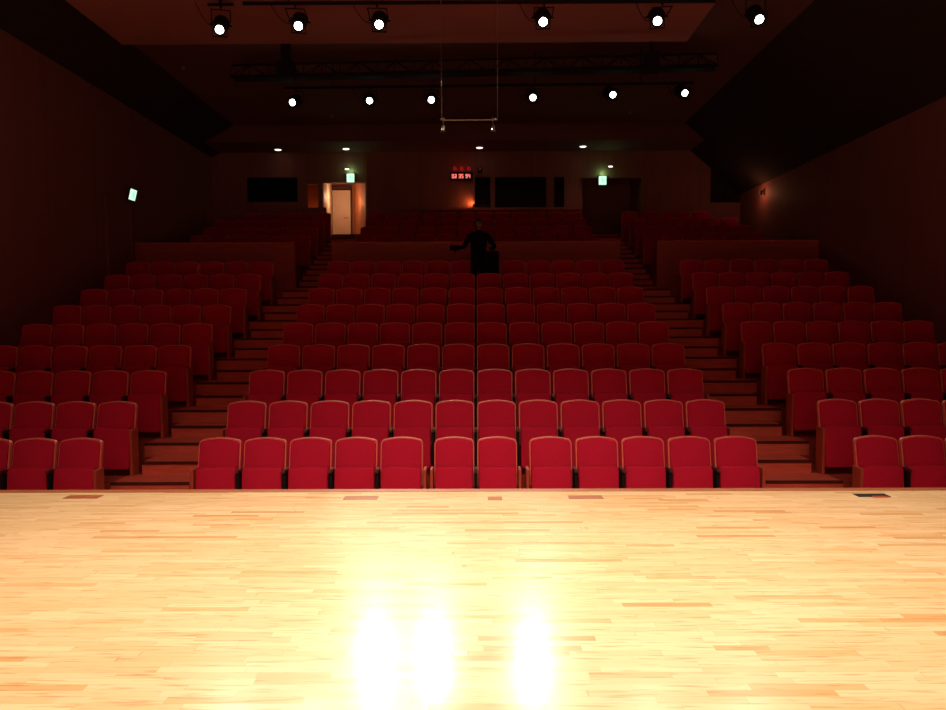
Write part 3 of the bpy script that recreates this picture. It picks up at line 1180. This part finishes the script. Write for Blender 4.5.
# fingers on each hand
for s, wr, hd in hands:
    d = (hd - wr).normalized()
    sd = d.cross(Vector((0, 0, 1))).normalized()
    for i, ln in enumerate((.075, .085, .080, .062)):
        base = hd + d * .015 + sd * (i - 1.5) * .019
        tube_pts = [base - d * .03, base + d * ln * .5, base + d * ln * .8 + Vector((0, 0, -.02)), base + d * ln * .95 + Vector((0, 0, -.045))]
        skin('finger', [tuple(q) for q in tube_pts], [(0, 1), (1, 2), (2, 3)], [.010, .009, .008, .007], M_SKIN, pr, 1)
    base = hd - d * .02 - sd * .03 * s
    skin('thumb', [tuple(base), tuple(base + d * .03 - sd * .025 * s), tuple(base + d * .06 - sd * .03 * s + Vector((0, 0, -.01)))],
         [(0, 1), (1, 2)], [.012, .010, .008], M_SKIN, pr, 1)
# head with face
b = NB()
bmesh.ops.create_uvsphere(b, u_segments=28, v_segments=20, radius=1)
for v_ in b.verts:
    x, y, z = v_.co
    fx = .078 * (1 - .22 * max(0, -z) ** 1.3)
    co = Vector((x * fx, y * .098, z * .118))
    if y < 0:
        # nose, brow, eye sockets, chin
        co.y -= .020 * math.exp(-((x * 4.5) ** 2) - ((z + .12) * 5) ** 2)
        co.y += .010 * (math.exp(-(((x - .38) * 5) ** 2) - ((z - .05) * 7) ** 2) + math.exp(-(((x + .38) * 5) ** 2) - ((z - .05) * 7) ** 2))
        co.y -= .008 * math.exp(-((x * 3) ** 2) - ((z + .85) * 4) ** 2)
        co.y -= .005 * math.exp(-((x * 4) ** 2) - ((z + .5) * 9) ** 2)
    v_.co = co
hd_ = obj('head', b, M_SKIN, pr, True)
hd_.location = (0, -.03, 1.69)
b = NB()
for s in (-1, 1):
    bmesh.ops.create_uvsphere(b, u_segments=10, v_segments=8, radius=.011, matrix=Matrix.Translation((s * .030, -.083, .006)))
obj('eyes', b, M_HAIR, hd_, True)
b = NB()
for s in (-1, 1):
    bmesh.ops.create_uvsphere(b, u_segments=10, v_segments=8, radius=1, matrix=Matrix.Translation((s * .078, .005, -.005)) @ Matrix.Diagonal((.012, .02, .032, 1)))
obj('ears', b, M_SKIN, hd_, True)
b = tube(NB(), (-.024, -.088, -.058), (.024, -.088, -.058), .005, seg=8)
obj('mouth', b, M_FAB, hd_, True)
b = NB()
bmesh.ops.create_uvsphere(b, u_segments=28, v_segments=20, radius=1)
for v_ in b.verts:
    x, y, z = v_.co
    v_.co = Vector((x * .088, y * .108 + .006, max(z, -.55 + (.95 if y < -.35 else 0)) * .128 + .006))
obj('hair', b, M_HAIR, hd_, True)
b = NB()
for s in (-1, 1):
    box(b, s * .12 - .05, s * .12 + .05, -.20, .08, 0, .07, .02)
obj('shoes', b, M_BLACK, pr, True)

r = empty('equipment_case', (0.365, 15.56, PZ))
tag(r, 'tall black case standing between the seat rows right beside the person', 'case')
obj('case_body', box(NB(), -.13, .13, -.10, .10, .03, 1.13, .025), M_CLOTH, r)
obj('lid', box(NB(), -.135, .135, -.105, .105, 1.0, 1.02, .004), M_BLACK, r)
b = NB()
tube(b, (-.05, 0, 1.12), (-.05, 0, 1.16), .008, seg=8)
tube(b, (.05, 0, 1.12), (.05, 0, 1.16), .008, seg=8)
tube(b, (-.058, 0, 1.16), (.058, 0, 1.16), .009, seg=8)
obj('handle', b, M_BLACK, r)
for sx in (-1, 1):
    for sy in (-1, 1):
        obj('foot', tube(NB(), (sx * .09, sy * .07, 0), (sx * .09, sy * .07, .035), .018, seg=10), M_BLACK, r)
# camera-like device held in the outstretched hand
r = empty('handheld_device', (-.43, PY - .24, PZ + 1.16))
tag(r, 'small dark handheld device in the outstretched hand of the standing person', 'device')
obj('device_body', box(NB(), -.11, .09, -.05, .05, -.035, .075, .012), M_CLOTH, r)
obj('grip', box(NB(), -.02, .02, -.02, .02, -.075, -.025, .005), M_BLACK, r)
